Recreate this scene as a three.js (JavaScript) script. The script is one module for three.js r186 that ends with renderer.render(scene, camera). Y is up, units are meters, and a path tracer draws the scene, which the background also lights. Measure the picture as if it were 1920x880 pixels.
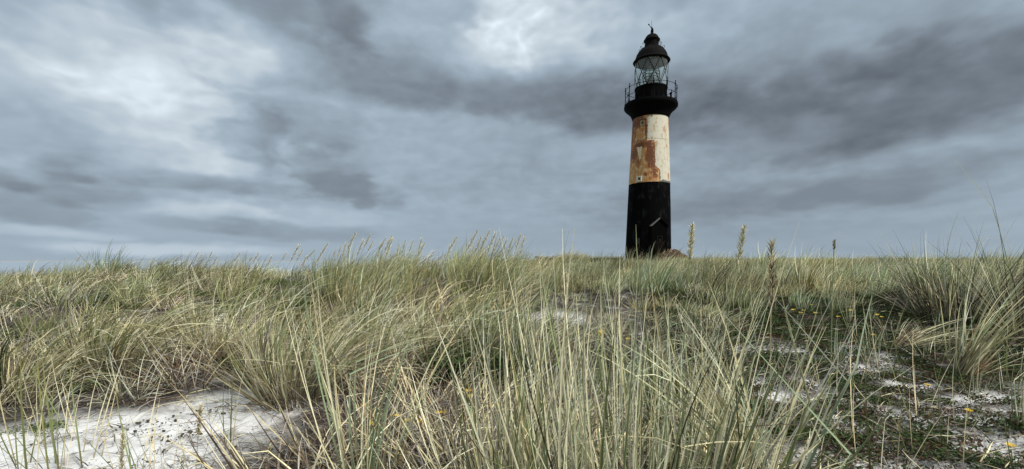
import * as THREE from 'three';
import { mergeGeometries } from 'three/addons/utils/BufferGeometryUtils.js';

// ---------------------------------------------------------------- camera
const EYE = 0.75, F = 880, R2D = 180 / Math.PI;
const scene = new THREE.Scene();
const camera = new THREE.PerspectiveCamera(2 * Math.atan(440 / F) * R2D, 1920 / 880, 0.05, 12000);
const PITCH = -Math.atan(55 / F);
camera.position.set(0, EYE, 0);
camera.rotation.x = PITCH;
camera.setViewOffset(1920, 880, 0, -105, 1920, 880);
const renderer = new THREE.WebGLRenderer({ antialias: true });
renderer.toneMapping = THREE.LinearToneMapping;
renderer.toneMappingExposure = 2.6;
renderer.shadowMap.enabled = true;

// ---------------------------------------------------------------- numbers
function rng(seed) { let a = seed >>> 0; return () => { a = (a + 0x6D2B79F5) | 0; let t = Math.imul(a ^ (a >>> 15), 1 | a); t = (t + Math.imul(t ^ (t >>> 7), 61 | t)) ^ t; return ((t ^ (t >>> 14)) >>> 0) / 4294967296; }; }
const clamp = (x, a = 0, b = 1) => Math.min(b, Math.max(a, x));
const ss = (a, b, x) => { const t = clamp((x - a) / (b - a)); return t * t * (3 - 2 * t); };
const lerp = (a, b, t) => a + (b - a) * t;
const mix3 = (a, b, t) => [lerp(a[0], b[0], t), lerp(a[1], b[1], t), lerp(a[2], b[2], t)];
const PERM = new Uint8Array(512);
{ const r = rng(7), p = [...Array(256).keys()]; for (let i = 255; i > 0; i--) { const j = Math.floor(r() * (i + 1)); [p[i], p[j]] = [p[j], p[i]]; } for (let i = 0; i < 512; i++) PERM[i] = p[i & 255]; }
const GX = new Float32Array(256), GY = new Float32Array(256);
for (let i = 0; i < 256; i++) { GX[i] = Math.cos(i * 2.399963); GY[i] = Math.sin(i * 2.399963); }
function noise(x, y) {          // gradient noise, about -0.7 .. 0.7
  const ix = Math.floor(x), iy = Math.floor(y), fx = x - ix, fy = y - iy, X = ix & 255, Y = iy & 255;
  const u = fx * fx * fx * (fx * (fx * 6 - 15) + 10), v = fy * fy * fy * (fy * (fy * 6 - 15) + 10);
  const a = PERM[PERM[X] + Y], b = PERM[PERM[X + 1] + Y], c = PERM[PERM[X] + Y + 1], d = PERM[PERM[X + 1] + Y + 1];
  return lerp(lerp(GX[a] * fx + GY[a] * fy, GX[b] * (fx - 1) + GY[b] * fy, u), lerp(GX[c] * fx + GY[c] * (fy - 1), GX[d] * (fx - 1) + GY[d] * (fy - 1), u), v);
}
function fbm(x, y, n = 4) { let s = 0, a = 1; for (let i = 0; i < n; i++) { s += a * noise(x, y); x = x * 2.03 + 17.1; y = y * 2.03 - 9.7; a *= 0.5; } return s; }

// ---------------------------------------------------------------- sky: layered overcast, clouds given as [azimuth, elevation, half widths, turn, strength, raggedness] in degrees
const CLOUDS = [[-24.4,25.4,8.1,3.0,12,-0.55,0.6],[-35.2,23.8,3.9,1.6,8,-0.32,0.4],[-18.8,24.1,4.1,1.5,25,-0.25,0.5],[-3.9,18.8,21.4,3.2,3,-0.42,0.5],[7.8,16.6,19.2,2.5,4,-0.34,0.5],[22.8,16.9,14.4,4.4,2,-0.40,0.5],[34.3,13.5,14.7,3.8,-4,-0.50,0.5],[43.3,13.5,7.6,3.4,-10,-0.42,0.5],[37.7,10.2,8.2,1.4,-6,-0.30,0.5],[-12.8,19.5,8.0,2.1,8,-0.22,0.6],[-28.6,11.6,3.8,2.6,10,-0.44,1.0],[-20.0,8.8,4.3,2.3,25,-0.26,0.9],[-17.7,7.5,5.4,1.7,4,-0.30,0.9],[-23,10,7,4,8,-0.14,0.4],[-24.4,13.9,5.9,2.2,10,-0.22,0.8],[-41.7,6.2,4.2,1.3,4,-0.46,0.7],[-45.3,4.2,3.3,1.3,10,-0.36,0.7],[-47.0,6.5,1.7,0.8,0,-0.32,0.7],[-35.6,7.4,6.9,0.8,4,-0.34,0.7],[-42.6,8.0,2.1,1.0,0,-0.25,0.9],[-29.6,7.2,5.9,0.7,2,-0.25,0.7],[30.6,5.9,15.9,2.0,-5,-0.30,0.4],[37.7,6.7,8.2,1.1,-9,-0.26,0.4],[18.2,5.9,9.4,1.7,0,-0.14,0.4],[-24.4,3.1,7.6,0.8,2,-0.28,0.7],[-32.5,3.8,5.1,0.8,3,-0.22,0.7],[-45.6,18.9,3.8,2.0,25,-0.18,0.4],[-41.6,20.1,5.5,1.1,22,-0.16,0.4],[43.0,18.4,7.0,2.1,-6,-0.22,0.4],[12.2,27.8,8.1,1.3,4,-0.16,0.4],[10.9,12.6,9.4,2.4,0,-0.10,0.4],[-7.1,10.2,12.8,4.4,0,-0.14,0.4],[10.3,3.2,18.9,2.6,0,-0.12,0.3],[31.5,1.9,14.2,1.7,0,-0.14,0.3],[-44.0,10.6,4.7,2.3,0,-0.14,0.4],
  [30,12,24,10,0,-0.24,0.3],[-36,15,16,9,0,0.12,0.3],[2.4,27.0,8.0,4.4,20,0.36,0.5],[-0.8,25.2,5.0,3.2,-30,0.26,0.7],[3.6,28.2,3.0,2.2,0,0.16,0.7],[-3.4,27.6,2.2,3.0,20,0.14,0.7],[-4.5,23.3,7.8,2.5,0,0.30,0.6],[-30.6,21.1,3.6,2.7,40,0.42,0.6],[-26.6,20.9,3.1,1.5,10,0.30,0.6],[-39.3,18.0,7.4,3.4,5,0.42,0.4],[-35.6,13.3,7.3,3.8,5,0.38,0.4],[-45.6,15.1,3.5,2.5,15,0.20,0.4],[-25.1,11.6,1.3,1.5,0,0.22,0.7],[-31.1,9.4,3.4,1.5,-10,0.20,0.6],[-21.7,5.1,6.2,0.8,3,0.18,0.7],[-35.6,1.2,8.2,0.7,0,0.42,0.6],[-33.4,5.3,6.4,0.6,2,0.36,0.6],[-44.0,2.6,4.0,0.5,0,0.30,0.6],[-45.0,7.9,2.3,0.7,0,0.16,0.6],[22.8,23.2,10.5,2.8,5,0.22,0.5],[9.7,24.1,7.0,2.7,0,0.22,0.5],[17.1,12.6,11.3,1.5,2,0.22,0.5],[33.4,9.2,5.0,0.6,-3,0.16,0.6],[40.8,9.8,8.2,1.1,-8,0.14,0.5],[-15.3,9.9,3.6,1.8,0,0.10,0.6],[45.3,7.3,4.8,0.9,-8,0.16,0.5],[-10.3,12.6,7.6,2.4,0,0.12,0.5],[46.0,20.4,4.1,1.6,0,0.12,0.5]]
  .map(([a, e, rx, ry, r, s, n]) => [a, e, 1 / rx, 1 / ry, Math.cos(r / R2D), Math.sin(r / R2D), s, n, Math.max(rx, ry) * 2.2]);
{
  const W = 3072, H = 1536, data = new Float32Array(W * H * 4);
  for (let row = 0; row < H; row++) {
    const el = ((row + 0.5) / H - 0.5) * Math.PI, sy = Math.sin(el), cy = Math.cos(el), eld = el * R2D;
    if (eld < -1.2) { for (let c = 0; c < W; c++) data.set([0.2, 0.2, 0.17, 1], (row * W + c) * 4); continue; }
    for (let col = 0; col < W; col++) {
      const round = ((col + 0.5) / W - 0.5) * 2 * Math.PI, x = Math.cos(round) * cy, z = Math.sin(round) * cy;
      const k = 1 / (Math.max(sy, 0) + 0.16), px = x * k, pz = z * k;
      const az = Math.atan2(x, -z) * R2D;
      const w1 = fbm(px * 2.1 + 3, pz * 2.1, 4), w2 = fbm(px * 2.1 - 40, pz * 2.1 + 11, 4), fine = fbm(px * 5.5, pz * 5.5 + 60, 6), broad = fbm(px * 0.9 + 9, pz * 0.9, 3);
      let b = -1.18 + 1.3 * ss(22, 72, eld) + 0.12 * fine * ss(0, 8, eld) + 0.06 * w1;
      const away = Math.max(ss(50, 64, Math.abs(az)), ss(29, 40, eld));
      b += away * 0.55 * broad;
      if (Math.abs(az) < 75 && eld < 42) {
        const i1 = fbm(az * 0.075 + 5, eld * 0.15 + 70, 4), i2 = fbm(az * 0.085 - 21, eld * 0.16 + 7, 4), bil = 1 - 2.2 * Math.abs(noise(az * 0.16 + 2 * i1, eld * 0.34 + 2 * i2)) - 1.1 * Math.abs(noise(az * 0.37 + i2, eld * 0.8 + i1)), hz = 0.35 + eld / 24;
        b += (0.08 * bil + 0.12 * fbm(az * 0.42 + 1.2 * i1, eld * 0.95 + 0.8 * i2, 4)) * ss(1, 9, eld);
        const wa = az + 3.2 * i1 * hz + 0.8 * w1, we = eld + 1.7 * i2 * hz + 0.3 * w2, rag = 0.35 * fine + 1.3 * fbm(az * 0.24 + 31, eld * 0.5 - 0.03 * az, 5) - 0.55 * (bil - 0.3);
        for (const c of CLOUDS) {
          const da = wa - c[0], de = we - c[1];
          if (da > c[8] || da < -c[8] || de > c[8] || de < -c[8]) continue;
          let u = (da * c[4] - de * c[5]) * c[2], v = (da * c[5] + de * c[4]) * c[3];
          if (c[6] < 0) v *= v < 0 ? 1.35 : 0.72;         // flat dark undersides, soft tops
          const q = u * u + v * v + c[7] * 0.9 * rag;
          if (q < 4.5) b += c[6] * (1 - ss(c[7] > 0.75 ? 0.2 : -0.1, c[7] > 0.75 ? 1.7 : 2.2, q)) * (c[6] > 0 ? 1.12 : 1.05);
        }
      }
      
      const m = Math.pow(2, b), lum = 0.365 * m;
      let c = [0.300 * m, 0.372 * m, 0.440 * m];
      c = mix3(c, [lum * 0.93, lum * 1.01, lum * 1.06], ss(-1.2, -0.35, b) * 0.65);
      c = mix3(c, [lum * 0.83, lum * 0.99, lum * 1.20], ss(-1.4, -2.05, b) * 0.6);
      const o = (row * W + col) * 4;
      data[o] = c[0]; data[o + 1] = c[1]; data[o + 2] = c[2]; data[o + 3] = 1;
    }
  }
  const sky = new THREE.DataTexture(data, W, H, THREE.RGBAFormat, THREE.FloatType);
  sky.mapping = THREE.EquirectangularReflectionMapping; sky.magFilter = THREE.LinearFilter; sky.needsUpdate = true;
  scene.background = sky; scene.environment = sky;
}
// ---------------------------------------------------------------- sun behind the cloud
const sun = new THREE.DirectionalLight(new THREE.Color(1, 0.965, 0.9), 1.5);
sun.position.set(46, 52, 22); sun.target.position.set(0, 0, -12); sun.castShadow = true; sun.shadow.radius = 20;
sun.shadow.mapSize.set(4096, 4096);
Object.assign(sun.shadow.camera, { left: -60, right: 60, top: 60, bottom: -60, near: 1, far: 200 });
scene.add(sun, sun.target);

// ---------------------------------------------------------------- naming and tagging
const used = new Map();
const numbered = (n) => { const k = used.get(n) ?? 0; used.set(n, k + 1); return k ? n + '_' + String(k).padStart(3, '0') : n; };
function tag(o, label, category, group, kind) { Object.assign(o.userData, { label, category }); if (group) o.userData.group = group; if (kind) o.userData.kind = kind; return o; }
function thing(name, label, category, pos, group) { const o = new THREE.Group(); o.name = numbered(name); o.position.set(...pos); scene.add(o); return tag(o, label, category, group); }
function part(name, geo, mat, parent, kind) { const m = new THREE.Mesh(geo, mat); m.name = name; m.castShadow = m.receiveShadow = true; if (kind) m.userData.kind = kind; parent.add(m); return m; }
function copy(src, label) { const c = src.clone(); c.name = numbered(src.name.replace(/_\d+$/, '')); if (label) c.userData.label = label; scene.add(c); return c; }

// ---------------------------------------------------------------- terrain
// d is the distance ahead of the photographer (-z), x to the right
const SAND = [[-1.85, 1.72, 0.88, 0.62, 0.2], [-1.45, 2.3, 0.40, 0.36, 0.2], [2.15, 2.1, 1.2, 0.9, 0], [1.38, 2.5, 0.5, 0.42, 0], [0.40, 4.3, 0.36, 0.30, 0], [2.6, 1.6, 1.2, 0.8, 0], [2.3, 3.3, 0.7, 0.3, 0]];
function sandAt(x, d) {
  let m = 0; const n = 0.55 * fbm(x * 2.3, d * 2.3, 3);
  for (const [cx, cd, rx, rd, r] of SAND) { const c = Math.cos(r), s = Math.sin(r), u = ((x - cx) * c + (d - cd) * s) / rx, v = ((d - cd) * c - (x - cx) * s) / rd; m = Math.max(m, 1 - ss(0.65, 1.25, u * u + v * v + n)); }
  if (x > 0.8) m *= ss(-0.36, -0.02, fbm(x * 5 + 40, d * 7, 3));
  return m;
}
function groundH(x, d) {
  const b = x / Math.max(d, 1), r = Math.hypot(x, d);
  let h = 0.40 * ss(2.0, 6.5, d);
  h += 0.20 * ss(7, 32, d) * ss(-0.05, 0.12, b);
  h += 0.03 * ss(3.5, 6, d) * ss(-0.75, -0.3, b) * (1 - ss(-0.05, 0.12, b));
  h -= 0.13 * ss(3, 7.5, d) * (1 - ss(-1.12, -0.86, b)) * 1.15;
  const fall = 1 - ss(-0.14, 0.05, b);
  h -= Math.min(9, fall * Math.max(0, d - 9) * 0.13);
  h += 0.17 * Math.exp(-(((x - 4.55) / 0.62) ** 2) - (((d - 4.95) / 0.4) ** 2));
  const near = 1 - ss(14, 40, r);
  h += (0.10 * noise(x * 0.55 + 3, d * 0.55) * ss(2.5, 5, d) + 0.05 * noise(x * 1.4, d * 1.4 + 8) * ss(1.2, 3, d)) * lerp(0.35, 1, near);
  h += 0.25 * noise(x * 0.03, d * 0.03 + 5) * ss(50, 120, r);
  if (r < 9) { const s = sandAt(x, d); h += (1 - ss(6, 9, r)) * ((0.034 * noise(x * 5.1, d * 5.1) + 0.018 * noise(x * 13, d * 13)) * (0.4 + 0.6 * s) + 0.006 * noise(x * 31, d * 31) * s) - 0.03 * s; }
  return h;
}
const camQ = new THREE.Quaternion().setFromEuler(new THREE.Euler(PITCH, 0, 0));
const sight = (px, py) => new THREE.Vector3((px - 960) / F, (545 - py) / F, -1).applyQuaternion(camQ);   // a bearing, unit depth
function atDepth(px, py, d) { const v = sight(px, py); return v.multiplyScalar(-d / v.z).add(camera.position); }
function onGround(px, py) {                          // where that bearing meets the ground
  const v = sight(px, py); v.multiplyScalar(-1 / v.z);
  let d = 0.6;
  for (; d < 40; d += 0.01) if (EYE + v.y * d < groundH(v.x * d, d)) break;
  return [v.x * d, groundH(v.x * d, d), -d];
}

const V3 = (x, y, z) => new THREE.Vector3(x, y, z);
function dataTex(w, h, fn, srgb = true) {
  const a = new Uint8Array(w * h * 4);
  for (let y = 0; y < h; y++) for (let x = 0; x < w; x++) { const c = fn((x + 0.5) / w, (y + 0.5) / h), o = (y * w + x) * 4; for (let k = 0; k < 3; k++) { const l = clamp(c[k]); a[o + k] = 255 * (srgb ? (l <= 0.0031308 ? 12.92 * l : 1.055 * Math.pow(l, 1 / 2.4) - 0.055) : l); } a[o + 3] = 255; }
  const t = new THREE.DataTexture(a, w, h); t.magFilter = THREE.LinearFilter; t.wrapS = t.wrapT = THREE.RepeatWrapping; if (srgb) t.colorSpace = THREE.SRGBColorSpace; t.needsUpdate = true; return t;
}
const tile = (u, v, f, n = 3) => { const x = u * f, y = v * f; const a = fbm(x, y, n), b = fbm(x - f, y, n), c = fbm(x, y - f, n), d = fbm(x - f, y - f, n); return lerp(lerp(a, b, u), lerp(c, d, u), v); };
{
  const N = 560, M = 560, pos = new Float32Array(N * M * 3), col = new Float32Array(N * M * 3), uv = new Float32Array(N * M * 2), idx = [];
  const spread = (t, s, k) => s * Math.sinh(k * t);
  for (let j = 0; j < M; j++) for (let i = 0; i < N; i++) {
    const x = spread(i / (N - 1) * 2 - 1, 1.3, 7.1), d = 2.3 + spread(j / (M - 1) * 2 - 1, 1.3, 7.1), o = j * N + i, r = Math.hypot(x, d);
    pos.set([x, groundH(x, d), -d], o * 3); uv.set([x * 2, -d * 2], o * 2);
    const s = sandAt(x, d), n1 = fbm(x * 3.1 + 5, d * 3.1, 4), n2 = fbm(x * 9 + 2, d * 9, 3), n3 = fbm(x * 0.8, d * 0.8 + 30, 3);
    let litter = mix3([0.024, 0.018, 0.013], [0.10, 0.082, 0.068], ss(-0.2, 0.6, n1));
    litter = mix3(litter, [0.045, 0.055, 0.018], ss(0.1, 0.5, n3) * 0.7);
    litter = mix3(litter, [0.58, 0.56, 0.53], ss(0.3, 0.55, n2 + 0.5 * n1) * 0.5 * (1 - ss(5, 10, r)));
    const far = mix3([0.20, 0.20, 0.095], [0.27, 0.25, 0.13], ss(-0.3, 0.3, fbm(x * 0.25, d * 0.25, 3)));
    let c = mix3(litter, far, ss(8, 16, r));
    const grey = ss(0.12, 0.55, n2 * 0.8 + n1 * 0.7 + 0.05);
    c = mix3(c, mix3([0.78, 0.77, 0.755], [0.30, 0.285, 0.27], grey * 0.7), s);
    col.set(c, o * 3);
    if (i < N - 1 && j < M - 1) idx.push(o, o + 1, o + N, o + 1, o + N + 1, o + N);
  }
  const g = new THREE.BufferGeometry();
  g.setAttribute('position', new THREE.BufferAttribute(pos, 3)); g.setAttribute('color', new THREE.BufferAttribute(col, 3)); g.setAttribute('uv', new THREE.BufferAttribute(uv, 2)); g.setIndex(idx); g.computeVertexNormals();
  const grain = dataTex(512, 512, (u, v) => { const a = tile(u, v, 60, 2), b = tile(u, v, 14, 3), k = clamp(0.9 + 0.22 * a + 0.12 * b); return [k, k * 0.99, k * 0.97]; });
  const bump = dataTex(512, 512, (u, v) => { const k = clamp(0.5 + 0.5 * tile(u, v, 40, 3) + 0.3 * tile(u, v, 12, 2)); return [k, k, k]; }, false);
  const ground = part('ground', g, new THREE.MeshStandardMaterial({ vertexColors: true, roughness: 0.95, map: grain, bumpMap: bump, bumpScale: 0.007 }), scene, 'structure');
  tag(ground, 'pale sand and dune soil under the grass', 'ground', null, 'structure');
  const sg = new THREE.PlaneGeometry(16000, 16000).rotateX(-Math.PI / 2).translate(0, -6, 0);
  const sea = part('sea', sg, new THREE.MeshStandardMaterial({ color: new THREE.Color(0.245, 0.295, 0.345), roughness: 0.8 }), scene, 'structure');
  tag(sea, 'grey sea on the horizon beyond the dune', 'sea', null, 'structure');
}

// ---------------------------------------------------------------- blades
class Strips {
  constructor() { this.p = []; this.n = []; this.c = []; this.i = []; }
  // a curved tapering leaf: 2 or 3 points across
  blade(r, o) {
    const { x = 0, y = 0, z = 0, az, tilt, len, width, wind = 0, droop = 0, segs = 5, cols, vee = false, wz = 0, kink = 0 } = o;
    let dx = Math.cos(az) * Math.sin(tilt), dy = Math.cos(tilt), dz = Math.sin(az) * Math.sin(tilt), px = x, py = y, pz = z;
    const fa = r() * 6.283; let sx = Math.cos(fa), sy = 0.15, sz = Math.sin(fa);
    const st = len / segs, base = this.p.length / 3, across = vee ? 3 : 2, jit = o.jitter ?? 0.12, kinkAt = kink ? Math.floor(segs * (0.45 + 0.4 * r())) : -1, ks = kink * (0.6 + r()) , kd = r() * 6.283;
    for (let s = 0; s <= segs; s++) {
      const t = s / segs;
      let k = sx * dx + sy * dy + sz * dz; sx -= k * dx; sy -= k * dy; sz -= k * dz; k = 1 / Math.hypot(sx, sy, sz); sx *= k; sy *= k; sz *= k;
      const nx = sy * dz - sz * dy, ny = sz * dx - sx * dz, nz = sx * dy - sy * dx;
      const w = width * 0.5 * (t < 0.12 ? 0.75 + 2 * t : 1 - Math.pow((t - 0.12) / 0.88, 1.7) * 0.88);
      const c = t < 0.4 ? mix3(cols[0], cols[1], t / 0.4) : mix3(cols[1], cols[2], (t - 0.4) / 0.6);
      if (vee) {
        const dpt = w * 0.55;
        this.p.push(px - sx * w, py - sy * w, pz - sz * w, px - nx * dpt, py - ny * dpt, pz - nz * dpt, px + sx * w, py + sy * w, pz + sz * w);
        this.n.push(nx + sx * 0.6, ny + sy * 0.6, nz + sz * 0.6, nx, ny, nz, nx - sx * 0.6, ny - sy * 0.6, nz - sz * 0.6);
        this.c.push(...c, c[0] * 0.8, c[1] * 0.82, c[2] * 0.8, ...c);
      } else {
        this.p.push(px - sx * w, py - sy * w, pz - sz * w, px + sx * w, py + sy * w, pz + sz * w);
        this.n.push(nx - sx * 0.5, ny - sy * 0.5, nz - sz * 0.5, nx + sx * 0.5, ny + sy * 0.5, nz + sz * 0.5);
        this.c.push(...c, ...c);
      }
      if (s < segs) {
        const a = base + s * across;
        for (let q = 0; q < across - 1; q++) this.i.push(a + q, a + q + 1, a + q + across, a + q + 1, a + q + across + 1, a + q + across);
      }
      px += dx * st; py += dy * st; pz += dz * st;
      if (s === kinkAt) { dx += Math.cos(kd) * ks; dy -= 0.5 * ks; dz += Math.sin(kd) * ks; }
      dx += (wind * (0.35 + t) + (r() - 0.5) * jit) * st * 2; dy -= droop * (0.2 + t) * st * 2; dz += (wz * (0.35 + t) + (r() - 0.5) * jit) * st * 2;
      k = 1 / Math.hypot(dx, dy, dz); dx *= k; dy *= k; dz *= k;
    }
    return this;
  }
  build() {
    const g = new THREE.BufferGeometry();
    g.setAttribute('position', new THREE.Float32BufferAttribute(this.p, 3)); g.setAttribute('normal', new THREE.Float32BufferAttribute(this.n, 3)); g.setAttribute('color', new THREE.Float32BufferAttribute(this.c, 3)); g.setIndex(this.i); g.normalizeNormals();
    return g;
  }
}
// leaf colours: foot, middle, tip
const vary = (r, c, a = 0.4) => { const k = 1 + (r() - 0.5) * 2 * a, h = (r() - 0.5) * 0.12; return [c[0] * k * (1 + h), c[1] * k, c[2] * k * (1 - h)]; };
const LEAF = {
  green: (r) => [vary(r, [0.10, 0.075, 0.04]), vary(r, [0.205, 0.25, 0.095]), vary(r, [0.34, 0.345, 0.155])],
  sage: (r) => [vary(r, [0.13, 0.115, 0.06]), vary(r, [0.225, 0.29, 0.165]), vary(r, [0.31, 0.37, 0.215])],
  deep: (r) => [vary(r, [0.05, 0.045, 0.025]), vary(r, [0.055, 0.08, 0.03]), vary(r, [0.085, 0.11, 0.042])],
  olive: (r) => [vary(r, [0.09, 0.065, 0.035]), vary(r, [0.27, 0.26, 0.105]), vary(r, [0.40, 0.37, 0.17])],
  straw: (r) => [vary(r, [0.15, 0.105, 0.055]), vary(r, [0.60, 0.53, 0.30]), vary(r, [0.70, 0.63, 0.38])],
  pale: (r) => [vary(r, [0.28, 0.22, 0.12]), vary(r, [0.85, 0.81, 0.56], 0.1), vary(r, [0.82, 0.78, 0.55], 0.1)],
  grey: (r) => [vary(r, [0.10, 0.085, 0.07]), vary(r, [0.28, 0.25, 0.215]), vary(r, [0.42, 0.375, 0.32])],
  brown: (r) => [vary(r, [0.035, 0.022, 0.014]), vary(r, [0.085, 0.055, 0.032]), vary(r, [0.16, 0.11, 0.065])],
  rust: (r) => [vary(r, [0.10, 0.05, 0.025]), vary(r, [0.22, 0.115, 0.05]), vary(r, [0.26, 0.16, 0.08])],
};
const pick = (r, mixture) => { let k = r(); for (const [n, w] of mixture) { if (k < w) return LEAF[n](r); k -= w; } return LEAF[mixture[0][0]](r); };
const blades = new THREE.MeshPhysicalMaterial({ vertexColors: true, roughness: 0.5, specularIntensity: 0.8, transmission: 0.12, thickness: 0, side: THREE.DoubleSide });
const dead = new THREE.MeshStandardMaterial({ vertexColors: true, roughness: 0.85, side: THREE.DoubleSide });
function tuft(seed, p) {                        // one tussock's leaves about its foot, wind along +x
  const r = rng(seed), S = new Strips();
  for (let i = 0; i < p.n; i++) {
    const az = r() * 6.283, q = Math.sqrt(r()), off = p.foot * q;
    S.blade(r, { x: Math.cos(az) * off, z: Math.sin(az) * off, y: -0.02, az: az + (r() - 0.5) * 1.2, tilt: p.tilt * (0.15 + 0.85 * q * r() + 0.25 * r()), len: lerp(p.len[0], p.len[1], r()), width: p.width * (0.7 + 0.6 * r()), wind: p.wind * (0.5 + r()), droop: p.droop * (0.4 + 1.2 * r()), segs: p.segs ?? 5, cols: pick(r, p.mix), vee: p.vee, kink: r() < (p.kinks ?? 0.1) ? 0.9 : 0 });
  }
  return S.build();
}

// ---------------------------------------------------------------- the lighthouse
{
  const D = 38, foot = atDepth(1215, 487, D), gy = groundH(foot.x, D) - 0.05;
  const L = thing('lighthouse', 'tall black lighthouse with a rusty white band and glazed lantern', 'lighthouse', [foot.x, gy, -D]);
  L.rotation.y = Math.atan2(-foot.x, D);
  const HT = [[-2, -2], [0, 0], [6.26, 6.09], [11.52, 11.20], [12.45, 12.12], [12.74, 12.39], [14.06, 13.62], [16.22, 15.62], [17.55, 16.74], [18.05, 17.27], [18.78, 17.9], [19.38, 18.55], [19.75, 18.78], [25, 24]];
  const Y = (h) => { let k = 1; while (h > HT[k][0]) k++; const [a, b] = [HT[k - 1], HT[k]]; return lerp(a[1], b[1], (h - a[0]) / (b[0] - a[0])) + EYE - gy; };   // storey marks to metres
  const black = (u, v) => { const n = fbm(u * 14, v * 7, 5), st = fbm(u * 60 + 4, v * 3, 3), g = ss(0.05, 0.8, n + 0.5 * st); return mix3([0.0022, 0.0022, 0.0025], [0.014, 0.0145, 0.016], g * 0.8); };
  const blackTex = dataTex(1024, 512, black);
  const paint = new THREE.MeshPhysicalMaterial({ map: blackTex, roughness: 0.85, specularIntensity: 0.06 });
  const iron = new THREE.MeshPhysicalMaterial({ color: new THREE.Color(0.0018, 0.0018, 0.002), roughness: 0.75, specularIntensity: 0.07 });
  const roofPaint = new THREE.MeshPhysicalMaterial({ roughness: 0.75, specularIntensity: 0.12, map: dataTex(512, 256, (u, v) => { const n = fbm(u * 26, v * 12 + 3, 4); return mix3([0.004, 0.0036, 0.0034], [0.018, 0.013, 0.010], ss(0.1, 0.7, n)); }) });
  // worn white band: u goes round the tower, 0.5 faces the camera; v goes up
  const cream = [0.57, 0.53, 0.43], tan = [0.42, 0.22, 0.072], rust = [0.30, 0.085, 0.014], deep = [0.05, 0.02, 0.012];
  const band = dataTex(1536, 768, (u, v) => {
    const a = (u - 0.5) * 2 * Math.PI, t = 1 - v, n = fbm(u * 34, t * 20, 4), fine = fbm(u * 120, t * 70, 3), streak = fbm(u * 90, t * 5, 3);
    let s = Math.cos(a) > 0 ? (Math.sin(a) + 1) / 2 : (a > 0 ? 1 + 0.2 * (-Math.cos(a)) : -0.2 * (-Math.cos(a)));
    s += 0.02 * n + 0.008 * fine;
    const clean = mix3(cream, [0.40, 0.32, 0.20], ss(-0.1, 0.8, n + 0.6 * streak) * 0.75);
    let c = clean;
    const jag = 0.012 * fine;
    let edge = t < 0.40 ? 0.425 : t < 0.43 ? 0.60 : t < 0.76 ? 0.635 : t < 0.84 ? lerp(0.635, 0.75, (t - 0.76) / 0.08) : 0.755;
    if (t < 0.10) edge = lerp(0.58, 0.34, t / 0.10) + 0.03 * n;
    const bare = s + jag < edge && Math.cos(a) > -0.2;
    const spot = (cs, ct, rs, rt, k = 1) => k * (1 - ss(0.3, 1.1, ((s - cs) / rs) ** 2 + ((t - ct) / rt) ** 2 + 0.8 * n + 0.9 * streak + 0.3 * fine));
    if (bare) {
      c = mix3(tan, [0.56, 0.42, 0.24], ss(-0.1, 0.5, n));
      let k = 0;
      k = Math.max(k, spot(0.05, 0.08, 0.34, 0.17), spot(0.02, 0.25, 0.14, 0.22, 0.8), spot(0.30, 0.14, 0.16, 0.05), spot(0.40, 0.25, 0.05, 0.16), spot(0.30, 0.24, 0.04, 0.06, 0.6));
      k = Math.max(k, spot(0.30, 0.455, 0.32, 0.06), spot(0.52, 0.60, 0.13, 0.30), spot(0.60, 0.80, 0.06, 0.2, 0.8), spot(0.10, 0.56, 0.12, 0.14, 0.9), spot(0.45, 0.62, 0.09, 0.13, 0.8), spot(0.22, 0.70, 0.06, 0.09, 0.75), spot(0.63, 0.88, 0.08, 0.10, 0.9), spot(0.40, 0.89, 0.04, 0.03, 0.9), spot(0.52, 0.95, 0.05, 0.05, 0.6));
      k = clamp(k + 0.45 * ss(-0.1, 0.6, streak + 0.5 * n));
      c = mix3(c, mix3(rust, deep, ss(0.55, 1, k + 0.5 * n) * 0.7), Math.pow(k, 0.8));
      // a flake of old paint left standing
      const fs = (s - 0.24) / 0.055, ft = (t - 0.58) / 0.11;
      if (ft > -1 + 0.3 * n && ft < 1 && fs < 0.8 - 0.5 * ft && fs > -0.6 + 0.8 * ft + 0.4 * n) c = mix3([0.60, 0.47, 0.29], cream, 0.3);
      if (edge - s < 0.018) c = mix3(c, deep, 0.7);
      if (t > 0.385 && t < 0.40 && s > 0.1) c = mix3(c, deep, 0.6);
    } else {
      const k = Math.max(spot(0.60, 0.22, 0.03, 0.06, 0.5), spot(0.87, 0.24, 0.04, 0.06, 0.7), spot(0.89, 0.36, 0.015, 0.10, 0.4), spot(0.92, 0.47, 0.02, 0.03, 0.6), spot(0.95, 0.90, 0.02, 0.05, 0.9), spot(0.53, 0.04, 0.035, 0.03, 0.9), spot(0.985, 0.14, 0.012, 0.12, 0.8), spot(0.67, 0.45, 0.03, 0.05, 0.6), ss(0.62, 0.95, n + 0.4 * fine) * 0.7);
      c = mix3(c, mix3(rust, tan, 0.45), Math.max(k, 0.75 * ss(0.25, 0.75, streak + 0.35 * n) * ss(1.0, 0.6, s)));
      if (Math.abs(t - 0.40) < 0.006 && s < 0.7) c = mix3(c, [0.75, 0.7, 0.58], 0.6);
      if (t > 0.975 + 0.018 * n + 0.02 * streak) c = mix3(c, [0.02, 0.019, 0.018], 0.85);
      if (Math.cos(a) < 0) c = mix3(c, mix3(rust, tan, 0.5), ss(0.15, 0.6, n + streak));
    }
    return c;
  });
  const whitePaint = new THREE.MeshStandardMaterial({ map: band, roughness: 0.75 });
  const rAt = (y) => { const h = y - EYE + gy; return h < 6.09 ? lerp(1.82, 1.60, clamp((h + 0.3) / 6.39)) : lerp(1.60, 1.36, (h - 6.09) / 5.3); };
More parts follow.
